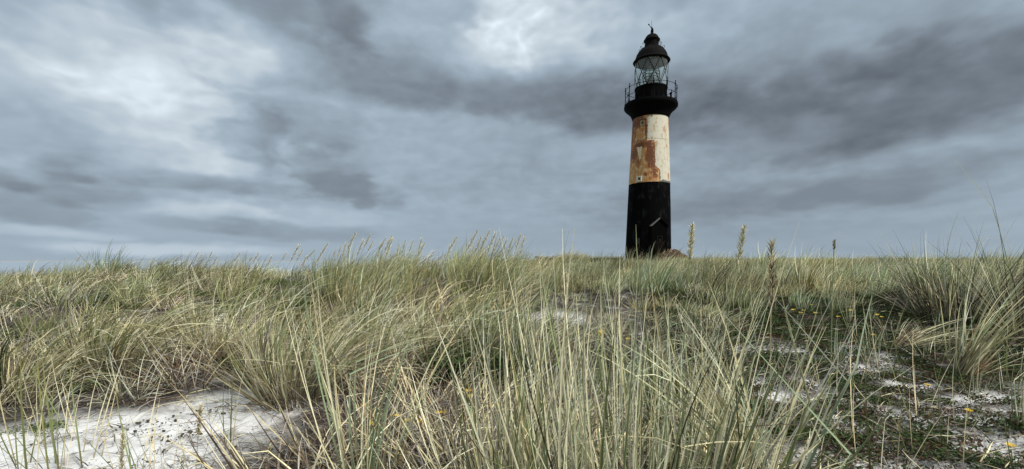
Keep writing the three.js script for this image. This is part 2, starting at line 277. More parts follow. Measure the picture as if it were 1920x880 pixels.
  // curved iron plate, slightly proud or sunk
  function plate(a0, a1, y0, y1, out, v0, v1) {
    const n = 5, P = [], U = [], I = [], gap = 0.004;
    a0 += gap; a1 -= gap; y0 += 0.006; y1 -= 0.006;
    for (let i = 0; i <= n; i++) for (let j = 0; j < 4; j++) {
      const a = lerp(a0, a1, i / n), y = j === 0 || j === 1 ? y0 : y1, R = rAt(y) + out - (j === 0 || j === 3 ? 0.03 : 0);
      P.push(Math.sin(a) * R, y, Math.cos(a) * R); U.push(a / (2 * Math.PI) + 0.5, j < 2 ? v0 : v1);
    }
    for (let i = 0; i < n; i++) for (let j = 0; j < 3; j++) { const k = i * 4 + j; I.push(k, k + 4, k + 1, k + 4, k + 5, k + 1); }
    for (const i of [0, n]) { const k = i * 4; i ? I.push(k, k + 2, k + 1, k, k + 3, k + 2) : I.push(k, k + 1, k + 2, k, k + 2, k + 3); }
    const g = new THREE.BufferGeometry(); g.setAttribute('position', new THREE.Float32BufferAttribute(P, 3)); g.setAttribute('uv', new THREE.Float32BufferAttribute(U, 2)); g.setIndex(I); const f = g.toNonIndexed(); f.computeVertexNormals();
    // smooth round the curve
    const p = f.attributes.position, nn = f.attributes.normal; for (let k = 0; k < p.count; k++) { if (Math.abs(nn.getY(k)) < 0.5) { const l = Math.hypot(p.getX(k), p.getZ(k)), o = nn.getX(k) * p.getX(k) + nn.getZ(k) * p.getZ(k); if (o / l > 0.8) nn.setXYZ(k, p.getX(k) / l, 0.03, p.getZ(k) / l); } }
    return f;
  }
  const r = rng(31), core = [V3(0, 0, 0)]; core.length = 0;
  for (let k = 0; k <= 12; k++) { const y = k / 12 * Y(11.8); core.push(new THREE.Vector2(rAt(y) - 0.02, y)); }
  part('tower_core', new THREE.LatheGeometry(core, 40), iron, L);
  const rings = [0, 1.7, 3.35, 5.0, Y(6.26)], wr = [Y(6.26), Y(8.05), Y(9.65), Y(11.72)];
  for (let k = 0; k < 4; k++) for (let q = 0; q < 8; q++) { const o = (k % 2) * 0.39; part('iron_plate', plate(-Math.PI + q * Math.PI / 4 + o, -Math.PI + (q + 1) * Math.PI / 4 + o, rings[k], rings[k + 1], (r() - 0.5) * 0.012, k * 0.25, k * 0.25 + 0.24), paint, L); }
  const vOf = (y) => (y - wr[0]) / (wr[3] - wr[0]);
  for (let k = 0; k < 3; k++) for (let q = 0; q < 8; q++) { const o = [0.27, 0.64, 0.27][k] - 0.39; part('iron_plate', plate(-Math.PI + q * Math.PI / 4 + o, -Math.PI + (q + 1) * Math.PI / 4 + o, wr[k], wr[k + 1], (r() - 0.5) * 0.016, vOf(wr[k]), vOf(wr[k + 1])), whitePaint, L); }
  const lathe = (pts, n = 48) => new THREE.LatheGeometry(pts.map(([x, h]) => new THREE.Vector2(x, Y(h))), n);
  const torus = (R, h, t, n = 48) => new THREE.TorusGeometry(R, t, 6, n).rotateX(Math.PI / 2).translate(0, Y(h), 0);
  const rod = (a, b, t, n = 6) => { const v = b.clone().sub(a), g = new THREE.CylinderGeometry(t, t, v.length(), n); g.applyQuaternion(new THREE.Quaternion().setFromUnitVectors(V3(0, 1, 0), v.clone().normalize())); return g.translate(...a.clone().add(b).multiplyScalar(0.5).toArray()); };
  const ring = (R, a, h) => V3(Math.sin(a) * R, Y(h), Math.cos(a) * R);
  // corbelled gallery
  part('gallery', lathe([[1.33, 11.52], [1.42, 11.55], [1.45, 11.66], [1.50, 11.8], [1.60, 11.98], [1.72, 12.10], [1.75, 12.16], [1.88, 12.24], [2.00, 12.36], [2.06, 12.45], [2.06, 12.62], [2.02, 12.70], [2.02, 12.74], [1.2, 12.78], [0.01, 12.78]]), iron, L);
  const rail = new THREE.Group(); rail.name = 'railing'; L.add(rail);
  for (let k = 0; k < 12; k++) {
    const a = (k + 0.18) * Math.PI / 6, p = ring(1.96, a, 12.74);
    part('rail_post', mergeGeometries([rod(p, ring(1.96, a, 14.14), 0.033), new THREE.SphereGeometry(0.062, 8, 6).translate(...ring(1.96, a, 13.96).toArray()), new THREE.SphereGeometry(0.045, 8, 6).translate(...ring(1.96, a, 14.19).toArray()), new THREE.CylinderGeometry(0.045, 0.07, 0.14, 8).translate(p.x, p.y + 0.07, p.z)]), iron, rail);
  }
  for (const h of [13.3, 13.96]) part('rail', torus(1.96, h, 0.017, 60), iron, rail);
  { const p = ring(1.75, 0.98, 12.74); part('vent_pipe', mergeGeometries([rod(p, ring(1.75, 0.98, 13.12), 0.06), new THREE.SphereGeometry(0.1, 8, 6).translate(...ring(1.75, 0.98, 13.15).toArray())]), iron, L); }
  part('lantern_base', lathe([[1.27, 12.74], [1.27, 12.84], [1.22, 12.88], [1.22, 13.92], [1.27, 13.96], [1.27, 14.06], [1.1, 14.08]], 16), paint, L);
  for (let k = 0; k < 8; k++) { const a = (k + 0.5) * Math.PI / 4; part('base_rib', rod(ring(1.225, a, 12.85), ring(1.225, a, 13.95), 0.022), iron, L); }
  // glazing: diamond lattice and panes
  const G0 = 14.06, G1 = 16.2, RG = 1.25, SEC = 8, st = 2 * Math.PI / SEC, lat = new THREE.Group(); lat.name = 'lantern_glazing'; L.add(lat);
  const glass = new THREE.MeshPhysicalMaterial({ color: new THREE.Color(0.94, 0.99, 0.965), transmission: 0.95, thickness: 0, roughness: 0.04, ior: 1.5 });
  const O = 0.17;
  for (let k = 0; k < SEC; k++) for (const s of [-1, 1]) {
    const pts = []; for (let i = 0; i <= 8; i++) pts.push(ring(RG, O + (k + s * (i / 8 - 0.5)) * st, lerp(G0, G1, i / 8)));
    part('glazing_bar', new THREE.TubeGeometry(new THREE.CatmullRomCurve3(pts), 12, 0.026, 5), iron, lat);
  }
  const pane = (a0, h0, a1, h1, a2, h2, a3, h3) => {     // corner angles and heights of a curved pane
    const n = 4, P = [], I = []; for (let i = 0; i <= n; i++) for (let j = 0; j <= n; j++) { const u = i / n, w = j / n, a = lerp(lerp(a0, a1, u), lerp(a3, a2, u), w), h = lerp(lerp(h0, h1, u), lerp(h3, h2, u), w); P.push(...ring(RG, a, h).toArray()); }
    for (let i = 0; i < n; i++) for (let j = 0; j < n; j++) { const k = i * (n + 1) + j; I.push(k, k + n + 1, k + 1, k + n + 1, k + n + 2, k + 1); }
    const g = new THREE.BufferGeometry(); g.setAttribute('position', new THREE.Float32BufferAttribute(P, 3)); g.setIndex(I); g.computeVertexNormals(); return g;
  };
  const GM = (G0 + G1) / 2;
  for (let k = 0; k < SEC; k++) {
    const a = O + k * st, hl = st / 2;
    part('pane', pane(a - hl, G0, a, GM, a, GM, a + hl, G0), glass, lat);
    part('pane', pane(a - hl, G1, a, GM, a, GM, a + hl, G1), glass, lat);
    part('pane', pane(a + hl, G0, a + st, GM, a + hl, G1, a, GM), glass, lat);
  }
  // the optic: brass-and-glass cage of rings and ribs
  const optic = new THREE.Group(); optic.name = 'lens'; L.add(optic);
  const LR = (h) => 0.42 + 0.24 * Math.sin(Math.PI * clamp((h - 14.2) / 1.75));
  for (const h of [14.15, 14.4, 14.62, 14.85, 15.1, 15.33, 15.55, 15.75, 15.95]) part('lens_ring', torus(LR(h), h, 0.022, 24), iron, optic);
  for (let k = 0; k < 6; k++) { const pts = []; for (let i = 0; i <= 8; i++) { const h = lerp(14.1, 15.98, i / 8); pts.push(ring(LR(h), k * Math.PI / 3 + 0.3, h)); } part('lens_rib', new THREE.TubeGeometry(new THREE.CatmullRomCurve3(pts), 12, 0.035, 5), iron, optic); }
  part('lens_glass', lathe([...Array(13).keys()].map((k) => { const h = lerp(14.15, 15.95, k / 12); return [LR(h) - 0.05 + (k % 2) * 0.03, h]; }), 24), glass, optic);
  for (let k = 0; k < 4; k++) { const a = k * Math.PI / 2 + 0.6; part('lens_strut', rod(ring(0.62, a, 14.1), ring(0.1, a + 1.1, 15.3), 0.028), iron, optic); }
  part('burner', lathe([[0.16, 14.06], [0.16, 14.7], [0.09, 14.8], [0.09, 15.2], [0.01, 15.3]], 12), iron, optic);
  part('pedestal', lathe([[0.5, 14.0], [0.5, 14.12], [0.1, 14.14]], 16), iron, optic);
  part('lantern_ceiling', lathe([[1.2, 16.24], [1.0, 16.55], [0.6, 16.85], [0.02, 16.95]], 24), new THREE.MeshStandardMaterial({ color: new THREE.Color(0.05, 0.056, 0.06), roughness: 0.9 }), L);
  // dome, ventilator, vane
  const roof = part('roof', lathe([[1.20, 16.2], [1.33, 16.18], [1.38, 16.22], [1.39, 16.32], [1.34, 16.40], [1.27, 16.44], [1.24, 16.60], [1.15, 16.92], [1.00, 17.20], [0.82, 17.42], [0.64, 17.56], [0.55, 17.6]]), roofPaint, L);
  part('gutter_ring', torus(1.375, 16.27, 0.05), iron, roof);
  for (let k = 0; k < 10; k++) { const a = k * Math.PI / 5 + 0.2, g = new THREE.TorusGeometry(0.085, 0.016, 5, 10); g.rotateY(a + Math.PI / 2).translate(...ring(0.90, a, 17.50).toArray()); part('roof_handle', g, iron, roof); }
  const cap = part('ventilator', lathe([[0.58, 17.5], [0.60, 17.6], [0.53, 17.66], [0.53, 18.02], [0.62, 18.05], [0.62, 18.12], [0.55, 18.18], [0.50, 18.34], [0.38, 18.52], [0.2, 18.64], [0.1, 18.70], [0.07, 18.76], [0.02, 18.8]], 32), roofPaint, L);
  for (let k = 0; k < 8; k++) { const a = k * Math.PI / 4 + 0.1; part('vent_hook', new THREE.TorusGeometry(0.07, 0.014, 5, 10).rotateY(a + Math.PI / 2).translate(...ring(0.64, a, 17.92).toArray()), iron, cap); }
  const vane = new THREE.Group(); vane.name = 'weather_vane'; L.add(vane);
  part('vane_tail', new THREE.ExtrudeGeometry(new THREE.Shape([[-0.11, 0], [0.11, 0], [0.12, 0.18], [0.09, 0.34], [0.02, 0.45], [-0.1, 0.52], [-0.13, 0.5], [-0.06, 0.38], [-0.1, 0.2]].map((p) => new THREE.Vector2(...p))), { depth: 0.04, bevelEnabled: false }).translate(0, Y(18.72), -0.02), iron, vane);
  part('vane_pointer', mergeGeometries([rod(V3(-0.05, Y(19.14), 0), V3(-0.24, Y(19.36), 0), 0.022), new THREE.SphereGeometry(0.06, 8, 6).translate(-0.25, Y(19.38), 0)]), iron, vane);
  part('lightning_rod', rod(V3(-0.02, Y(18.8), 0), V3(-0.04, Y(19.75), 0), 0.012, 5), iron, vane);
  // windows
  const box = (w, h, d, x, y, z) => new THREE.BoxGeometry(w, h, d).translate(x, y, z);
  const frameMat = new THREE.MeshStandardMaterial({ color: new THREE.Color(0.55, 0.52, 0.44), roughness: 0.7 }), hole = new THREE.MeshStandardMaterial({ color: new THREE.Color(0.012, 0.012, 0.014), roughness: 0.3 }), rustMat = new THREE.MeshStandardMaterial({ color: new THREE.Color(0.14, 0.06, 0.03), roughness: 0.85 });
  function windowAt(s, h, w, ht, fm, border) {
    const a = Math.asin(2 * s - 1), y = Y(h), R = rAt(y), W = new THREE.Group(); W.name = 'window'; W.position.set(Math.sin(a) * R, y, Math.cos(a) * R); W.rotation.y = a; L.add(W);
    part('frame', mergeGeometries([box(w, border, 0.14, 0, ht / 2 - border / 2, 0), box(w, border, 0.14, 0, -ht / 2 + border / 2, 0), box(border, ht - 2 * border, 0.14, -w / 2 + border / 2, 0, 0), box(border, ht - 2 * border, 0.14, w / 2 - border / 2, 0, 0)]), fm, W);
    part('window_pane', box(w - 2 * border, ht - 2 * border, 0.06, 0, 0, 0), hole, W);
    return W;
  }
  windowAt(0.27, 6.55, 0.40, 0.42, frameMat, 0.10);
  const upper = windowAt(0.30, 10.95, 0.42, 0.42, new THREE.MeshStandardMaterial({ color: new THREE.Color(0.30, 0.20, 0.11), roughness: 0.8 }), 0.12);
  part('window_hood', mergeGeometries([box(0.62, 0.07, 0.22, 0, 0.27, 0.02), box(0.06, 0.4, 0.16, -0.26, 0.05, 0), box(0.06, 0.4, 0.16, 0.26, 0.05, 0)]), rustMat, upper);
  windowAt(0.27, 1.6, 0.34, 0.5, new THREE.MeshStandardMaterial({ color: new THREE.Color(0.012, 0.0125, 0.013), roughness: 0.9 }), 0.07);
  // gabled entrance porch against the foot
  const porch = new THREE.Group(); porch.name = 'porch'; porch.position.set(Math.sin(0.46) * 1.66, 0, Math.cos(0.46) * 1.66); porch.rotation.y = 0.4; porch.scale.set(0.86, 1, 1); L.add(porch);
  const dark = new THREE.MeshPhysicalMaterial({ color: new THREE.Color(0.002, 0.002, 0.002), roughness: 0.9, specularIntensity: 0.06 }), brownish = new THREE.MeshPhysicalMaterial({ color: new THREE.Color(0.006, 0.0048, 0.004), roughness: 0.9, specularIntensity: 0.06 });
  const ph = Y(2.75), pr = Y(3.3);
  part('porch_wall', new THREE.ExtrudeGeometry(new THREE.Shape([[-0.72, 0], [0.72, 0], [0.72, ph], [0, pr], [-0.72, ph]].map((p) => new THREE.Vector2(...p))), { depth: 0.7, bevelEnabled: false }).translate(0, 0, -0.5), dark, porch);
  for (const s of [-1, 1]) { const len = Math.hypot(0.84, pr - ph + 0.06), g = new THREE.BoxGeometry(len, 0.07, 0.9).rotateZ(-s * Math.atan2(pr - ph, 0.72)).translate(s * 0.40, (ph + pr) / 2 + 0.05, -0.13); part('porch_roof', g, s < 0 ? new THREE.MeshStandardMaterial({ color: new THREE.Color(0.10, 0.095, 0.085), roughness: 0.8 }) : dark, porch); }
  const door = part('door', box(0.9, 1.9, 0.05, 0.02, Y(0.6), 0.215), brownish, porch);
  part('door_window', mergeGeometries([box(0.5, 0.06, 0.05, 0.02, Y(1.95), 0.23), box(0.5, 0.06, 0.05, 0.02, Y(1.35), 0.23), box(0.06, 0.54, 0.05, -0.2, Y(1.65), 0.23), box(0.06, 0.54, 0.05, 0.24, Y(1.65), 0.23), box(0.24, 0.3, 0.04, 0.05, Y(1.62), 0.235)]), new THREE.MeshPhysicalMaterial({ color: new THREE.Color(0.012, 0.011, 0.010), roughness: 0.9, specularIntensity: 0.1 }), porch);

  // low concrete edge and rusty bank beside the tower
  const w0 = atDepth(1002, 487, 34.5), w1 = atDepth(1172, 487, 36.5), wl = w1.x - w0.x;
  const wall = thing('low_wall', 'long low weathered concrete edge left of the lighthouse foot', 'wall', [(w0.x + w1.x) / 2, groundH((w0.x + w1.x) / 2, 35), -35.5]);
  wall.rotation.y = Math.atan2(2, wl) ;
  const conc = new THREE.MeshStandardMaterial({ map: dataTex(256, 64, (u, v) => { const k = 0.24 + 0.12 * fbm(u * 30, v * 6, 4); return [k, k * 0.95, k * 0.86]; }), roughness: 0.9 });
  part('coping', new THREE.BoxGeometry(wl, 0.10, 0.7, 12, 1, 1).translate(0, 0.44, 0), conc, wall);
  for (let k = 0; k < 5; k++) part('footing', new THREE.BoxGeometry(wl / 5 - 0.25, 0.48, 0.45).translate((k - 2) * wl / 5, 0.15, -0.05), new THREE.MeshStandardMaterial({ color: new THREE.Color(0.07, 0.06, 0.05), roughness: 0.9 }), wall);
  const bx = atDepth(1259, 487, 35.6), bank = thing('earth_bank', 'rust brown bank of dead bracken and soil against the lighthouse foot', 'bank', [bx.x, groundH(bx.x, 35.6) - 0.05, -35.6]);
  const bp = [], shape = new THREE.SphereGeometry(1, 24, 16, 0, 6.2832, 0, Math.PI / 2), q = shape.attributes.position;
  for (let k = 0; k < q.count; k++) { const X = q.getX(k), Yy = q.getY(k), Z = q.getZ(k); q.setXYZ(k, X * 1.35 + 0.15 * X + 0.1, (1.0 * Math.pow(Math.max(Yy, 0), 1.9)) * (1 + 0.25 * noise(X * 3, Z * 3)) , Z * 0.6); }
  shape.computeVertexNormals();
  part('soil', shape, new THREE.MeshStandardMaterial({ color: new THREE.Color(0.075, 0.042, 0.024), roughness: 0.95 }), bank);
  { const S = new Strips(), rr = rng(5); for (let k = 0; k < 700; k++) { const X = rr() * 2 - 1, Z = rr() * 2 - 1; if (X * X + Z * Z > 1) continue; S.blade(rr, { x: X * 1.5 + 0.1, y: 0.95 * Math.pow(1 - X * X - Z * Z, 0.95) - 0.02, z: Z * 0.6, az: rr() * 6.28, tilt: 0.9 * rr() + 0.3, len: 0.2 + 0.25 * rr(), width: 0.02, wind: 1, droop: 1.5, segs: 3, cols: LEAF[rr() < 0.4 ? 'rust' : rr() < 0.5 ? 'brown' : 'straw'](rr) }); } part('dead_bracken', S.build(), dead, bank, 'stuff'); }
}

// ---------------------------------------------------------------- the mass of dune grass: nobody could count these
function scatter(parent, name, geos, mat, spots, seed) {     // spots: [x, d, scale, turn, tint, lean]
  const r = rng(seed), lists = geos.map(() => []);
  for (const s of spots) lists[Math.floor(r() * geos.length)].push(s);
  const m = new THREE.Matrix4(), q = new THREE.Quaternion(), e = new THREE.Euler(), col = new THREE.Color();
  lists.forEach((list, k) => {
    if (!list.length) return;
    const im = new THREE.InstancedMesh(geos[k], mat, list.length); im.name = name; im.castShadow = im.receiveShadow = true; im.userData.kind = 'stuff';
    list.forEach(([x, d, s, turn, tint, dy = 0], i) => {
      const nx = (groundH(x + 0.05, d) - groundH(x - 0.05, d)) * 10, nz = (groundH(x, d - 0.05) - groundH(x, d + 0.05)) * 10;
      e.set(clamp(nz, -0.4, 0.4) * 0.5, turn, -clamp(nx, -0.4, 0.4) * 0.5); q.setFromEuler(e);
      m.compose(V3(x, groundH(x, d) + dy, -d), q, V3(s, s * (0.85 + 0.3 * r()), s)); im.setMatrixAt(i, m); im.setColorAt(i, col.setRGB(...tint));
    });
    parent.add(im);
  });
}
const mass = (name, label, category) => { const g = new THREE.Group(); g.name = name; scene.add(g); return tag(g, label, category, null, 'stuff'); };
const G = { W: [], R: [], P: [], S: [], U: [], Lo: [], Fa: [] };
for (let k = 0; k < 4; k++) {
  G.W.push(tuft(100 + k, { n: 62, len: [0.24, 0.60], foot: 0.09, tilt: 0.8, wind: 2.9, droop: 0.9, width: 0.0072, segs: 6, mix: [['green', 0.22], ['olive', 0.2], ['straw', 0.18], ['pale', 0.14], ['grey', 0.08], ['deep', 0.10], ['brown', 0.10]] }));
  G.R.push(tuft(200 + k, { n: 60, len: [0.26, 0.62], foot: 0.10, tilt: 0.5, wind: 1.0, droop: 0.5, width: 0.0080, segs: 6, mix: [['green', 0.34], ['sage', 0.14], ['olive', 0.16], ['straw', 0.10], ['pale', 0.13], ['deep', 0.10], ['brown', 0.05]] }));
  G.P.push(tuft(300 + k, { n: 56, len: [0.16, 0.36], foot: 0.12, tilt: 0.8, wind: 0.8, droop: 0.8, width: 0.0092, segs: 5, mix: [['green', 0.25], ['olive', 0.3], ['straw', 0.25], ['pale', 0.12], ['brown', 0.08]] }));
  G.S.push(tuft(400 + k, { n: 70, len: [0.16, 0.46], foot: 0.12, tilt: 1.35, wind: 0.7, droop: 1.5, width: 0.0046, segs: 6, mix: [['straw', 0.22], ['pale', 0.17], ['grey', 0.23], ['brown', 0.38]], kinks: 0.3 }));
  G.U.push(tuft(500 + k, { n: 22, len: [0.36, 0.70], foot: 0.07, tilt: 0.42, wind: 0.35, droop: 0.25, width: 0.0056, segs: 7, vee: true, mix: [['sage', 0.28], ['green', 0.26], ['pale', 0.30], ['straw', 0.16]] }));
  G.Lo.push(tuft(700 + k, { n: 3, len: [0.3, 0.62], foot: 0.05, tilt: 0.5, wind: 0.3, droop: 0.3, width: 0.0048, segs: 8, vee: true, kinks: 0.25, mix: [['green', 0.28], ['pale', 0.46], ['straw', 0.26]] }));
  G.Fa.push(tuft(600 + k, { n: 60, len: [0.16, 0.36], foot: 0.22, tilt: 0.7, wind: 0.9, droop: 0.6, width: 0.016, segs: 3, mix: [['green', 0.2], ['olive', 0.4], ['straw', 0.28], ['pale', 0.06], ['brown', 0.06]] }));
}
{
  const r = rng(77), W = [], R = [], P = [], S = [], U = [], Fa = [], Lo = [];
  const tint = (x, d) => { const q = fbm(x * 0.55 + 12, d * 0.55, 3), w = fbm(x * 0.8 - 31, d * 0.8 + 4, 2), k = (0.8 + 0.4 * r()) * (1 + 0.75 * clamp(q, -0.5, 0.5)), h = (r() - 0.5) * 0.14 + 0.22 * clamp(w, -0.6, 0.6); return [k * (1 + h), k, k * (1 - 0.6 * h)]; };
  const turn = () => (r() - 0.5) * 0.9;
  const crest = (b) => b < -0.6 ? 0.9 : b < -0.42 ? lerp(0.9, 0.80, (b + 0.6) / 0.18) : b < -0.28 ? lerp(0.80, 0.94, (b + 0.42) / 0.14) : b < -0.02 ? lerp(0.98, 1.0, (b + 0.3) / 0.28) : b < 0.06 ? lerp(1.0, 0.62, (b + 0.02) / 0.08) : b < 0.26 ? 0.6 : 0.74;
  const put = (list, x, d, s, dy) => list.push([x, d, s * (1 + 0.42 * clamp(fbm(x * 1.3 + 60, d * 1.3, 2), -0.7, 0.7)) * (d > 3.8 && d < 11 ? crest(x / d) : 1), turn(), tint(x, d), dy]);
  for (let d = 1.0; d < 14; d += 0.16) for (let x = -1.2 * d - 0.8; x < 1.2 * d + 0.8; x += 0.16) {
    const X = x + (r() - 0.5) * 0.2, d2 = d + (r() - 0.5) * 0.2, b = X / d2, k = r(), sand = sandAt(X, d2), cell = 0.0256;
    const n = fbm(X * 1.1 + 20, d2 * 1.1, 3);
    const go = (perM2) => k < perM2 * cell * (1 - ss(0.25, 0.6, sand));
    const left = 1 - ss(-0.55, -0.3, b), mid = ss(-0.55, -0.3, b) * (1 - ss(0.02, 0.16, b)), right = ss(0.02, 0.16, b);
    if (d2 < 2.0) {
      if (b > -0.52 && b < 0.46 && go(15)) { put(S, X, d2, 0.7 + 0.4 * r()); }
      else if (b > -0.42 && b < 0.42 && k > 0.72 && k < 0.72 + 5 * cell) put(U, X, d2, 0.6 + 0.45 * r());
    } else if (d2 < 4.3) {
      if (r() < left) { if (go(9 * ss(-0.05, 0.22, n))) put(W, X, d2, 0.66 + 0.42 * r()); else if (k > 0.5 && k < 0.5 + 15 * cell * (1 - sand)) put(S, X, d2, 0.55 + 0.5 * r()); }
      else if (r() < mid / (mid + right + 1e-6)) { const far = ss(2.4, 3.4, d2); if (go(lerp(5, 17, far))) put(r() < 0.5 * far + 0.1 ? R : r() < 0.5 ? W : S, X, d2, lerp(0.5, 0.8, far) + 0.3 * r()); else if (k > 0.5 && k < 0.5 + 14 * cell * (1 - sand)) put(S, X, d2, 0.6 + 0.5 * r()); }
      else if (b < 0.48) { if (go(7)) put(r() < 0.4 ? W : r() < 0.4 ? U : S, X, d2, 0.5 + 0.35 * r()); if (k > 0.6 && k < 0.6 + 13 * cell) put(S, X, d2, 0.5 + 0.5 * r()); }
      else { if (go(1.6)) put(S, X, d2, 0.45 + 0.4 * r()); if (k > 0.7 && k < 0.7 + 2 * cell) put(r() < 0.6 ? U : S, X, d2, 0.35 + 0.3 * r()); }
    } else {
      if (r() < left) { if (go(11 * ss(-0.02, 0.22, n + 0.4 * noise(X * 2.3, d2 * 2.3)))) put(r() < 0.75 ? W : R, X, d2, 0.62 + 0.42 * r()); else if (k > 0.5 && k < 0.5 + 5 * cell) put(S, X, d2, 0.7 + 0.4 * r()); }
      else if (r() < mid / (mid + right + 1e-6)) { if (go(19 * ss(-0.12, 0.2, n + 0.4 * noise(X * 2.3, d2 * 2.3)))) put(r() < 0.72 ? R : W, X, d2, 0.72 + 0.45 * r()); }
      else if (d2 < (b > 0.45 ? 4.9 : 5.5)) { if (go((b < 0.45 ? 15 : 11) * (1 - 0.5 * sand))) put(r() < 0.4 ? R : r() < 0.5 ? P : S, X, d2, 0.55 + 0.4 * r()); }
      else if (go(24 * ss(-0.6, -0.1, n))) put(r() < (d2 < 7.5 ? 0.3 : 0.1) ? R : P, X, d2, 0.75 + 0.45 * r());
    }
  }
  for (let k = 0; k < 22; k++) { const d = 1.25 + 0.8 * r(); put(Lo, (-1.1 + 0.6 * r()) * d, d, 0.55 + 0.5 * r()); }
  for (let k = 0; k < 46; k++) { const d = 1.35 + 1.3 * r(); put(Lo, (-0.02 + 0.56 * r()) * d, d, 0.8 + 0.75 * r()); }
  for (let k = 0; k < 40; k++) { const d = 1.5 + 2.4 * r(); put(Lo, (0.4 + 0.75 * r()) * d, d, 0.5 + 0.7 * r()); }
  for (let k = 0; k < 9000; k++) { const d = 11 + 75 * Math.pow(r(), 1.7), b = -0.12 + 1.35 * r(), X = b * d; if (Math.hypot(X - 10.9, d - 38) < 1.9) continue; put(Fa, X, d, (0.65 + 0.65 * r()) * (b > 0.02 && b < 0.33 && d < 35 && d > 11 ? 0.34 : 1)); }
  for (let k = 0; k < 420; k++) { const d = 6 + 14 * r() * r(), b = 0.3 + 0.9 * r(); put(R, b * d, d, 0.5 + 0.5 * r() * r()); }
  for (let k = 0; k < 900; k++) { const d = 9 + 7 * r(), b = -1.3 + 1.3 * r(); put(Fa, b * d, d, 0.6 + 0.5 * r()); }
  const a = mass('dune_grass', 'dense wind bent dune grass covering the slope and crest', 'grass');
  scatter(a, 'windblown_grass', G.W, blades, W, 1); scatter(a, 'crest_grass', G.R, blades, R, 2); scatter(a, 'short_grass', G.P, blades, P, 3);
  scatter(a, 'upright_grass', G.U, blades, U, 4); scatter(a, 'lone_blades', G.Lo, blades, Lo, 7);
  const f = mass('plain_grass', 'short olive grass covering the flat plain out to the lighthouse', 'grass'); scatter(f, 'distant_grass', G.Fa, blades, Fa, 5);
  const s = mass('straw_litter', 'tangled dead straw lying among the living grass', 'dead grass'); scatter(s, 'fallen_straw', G.S, dead, S, 6);
}

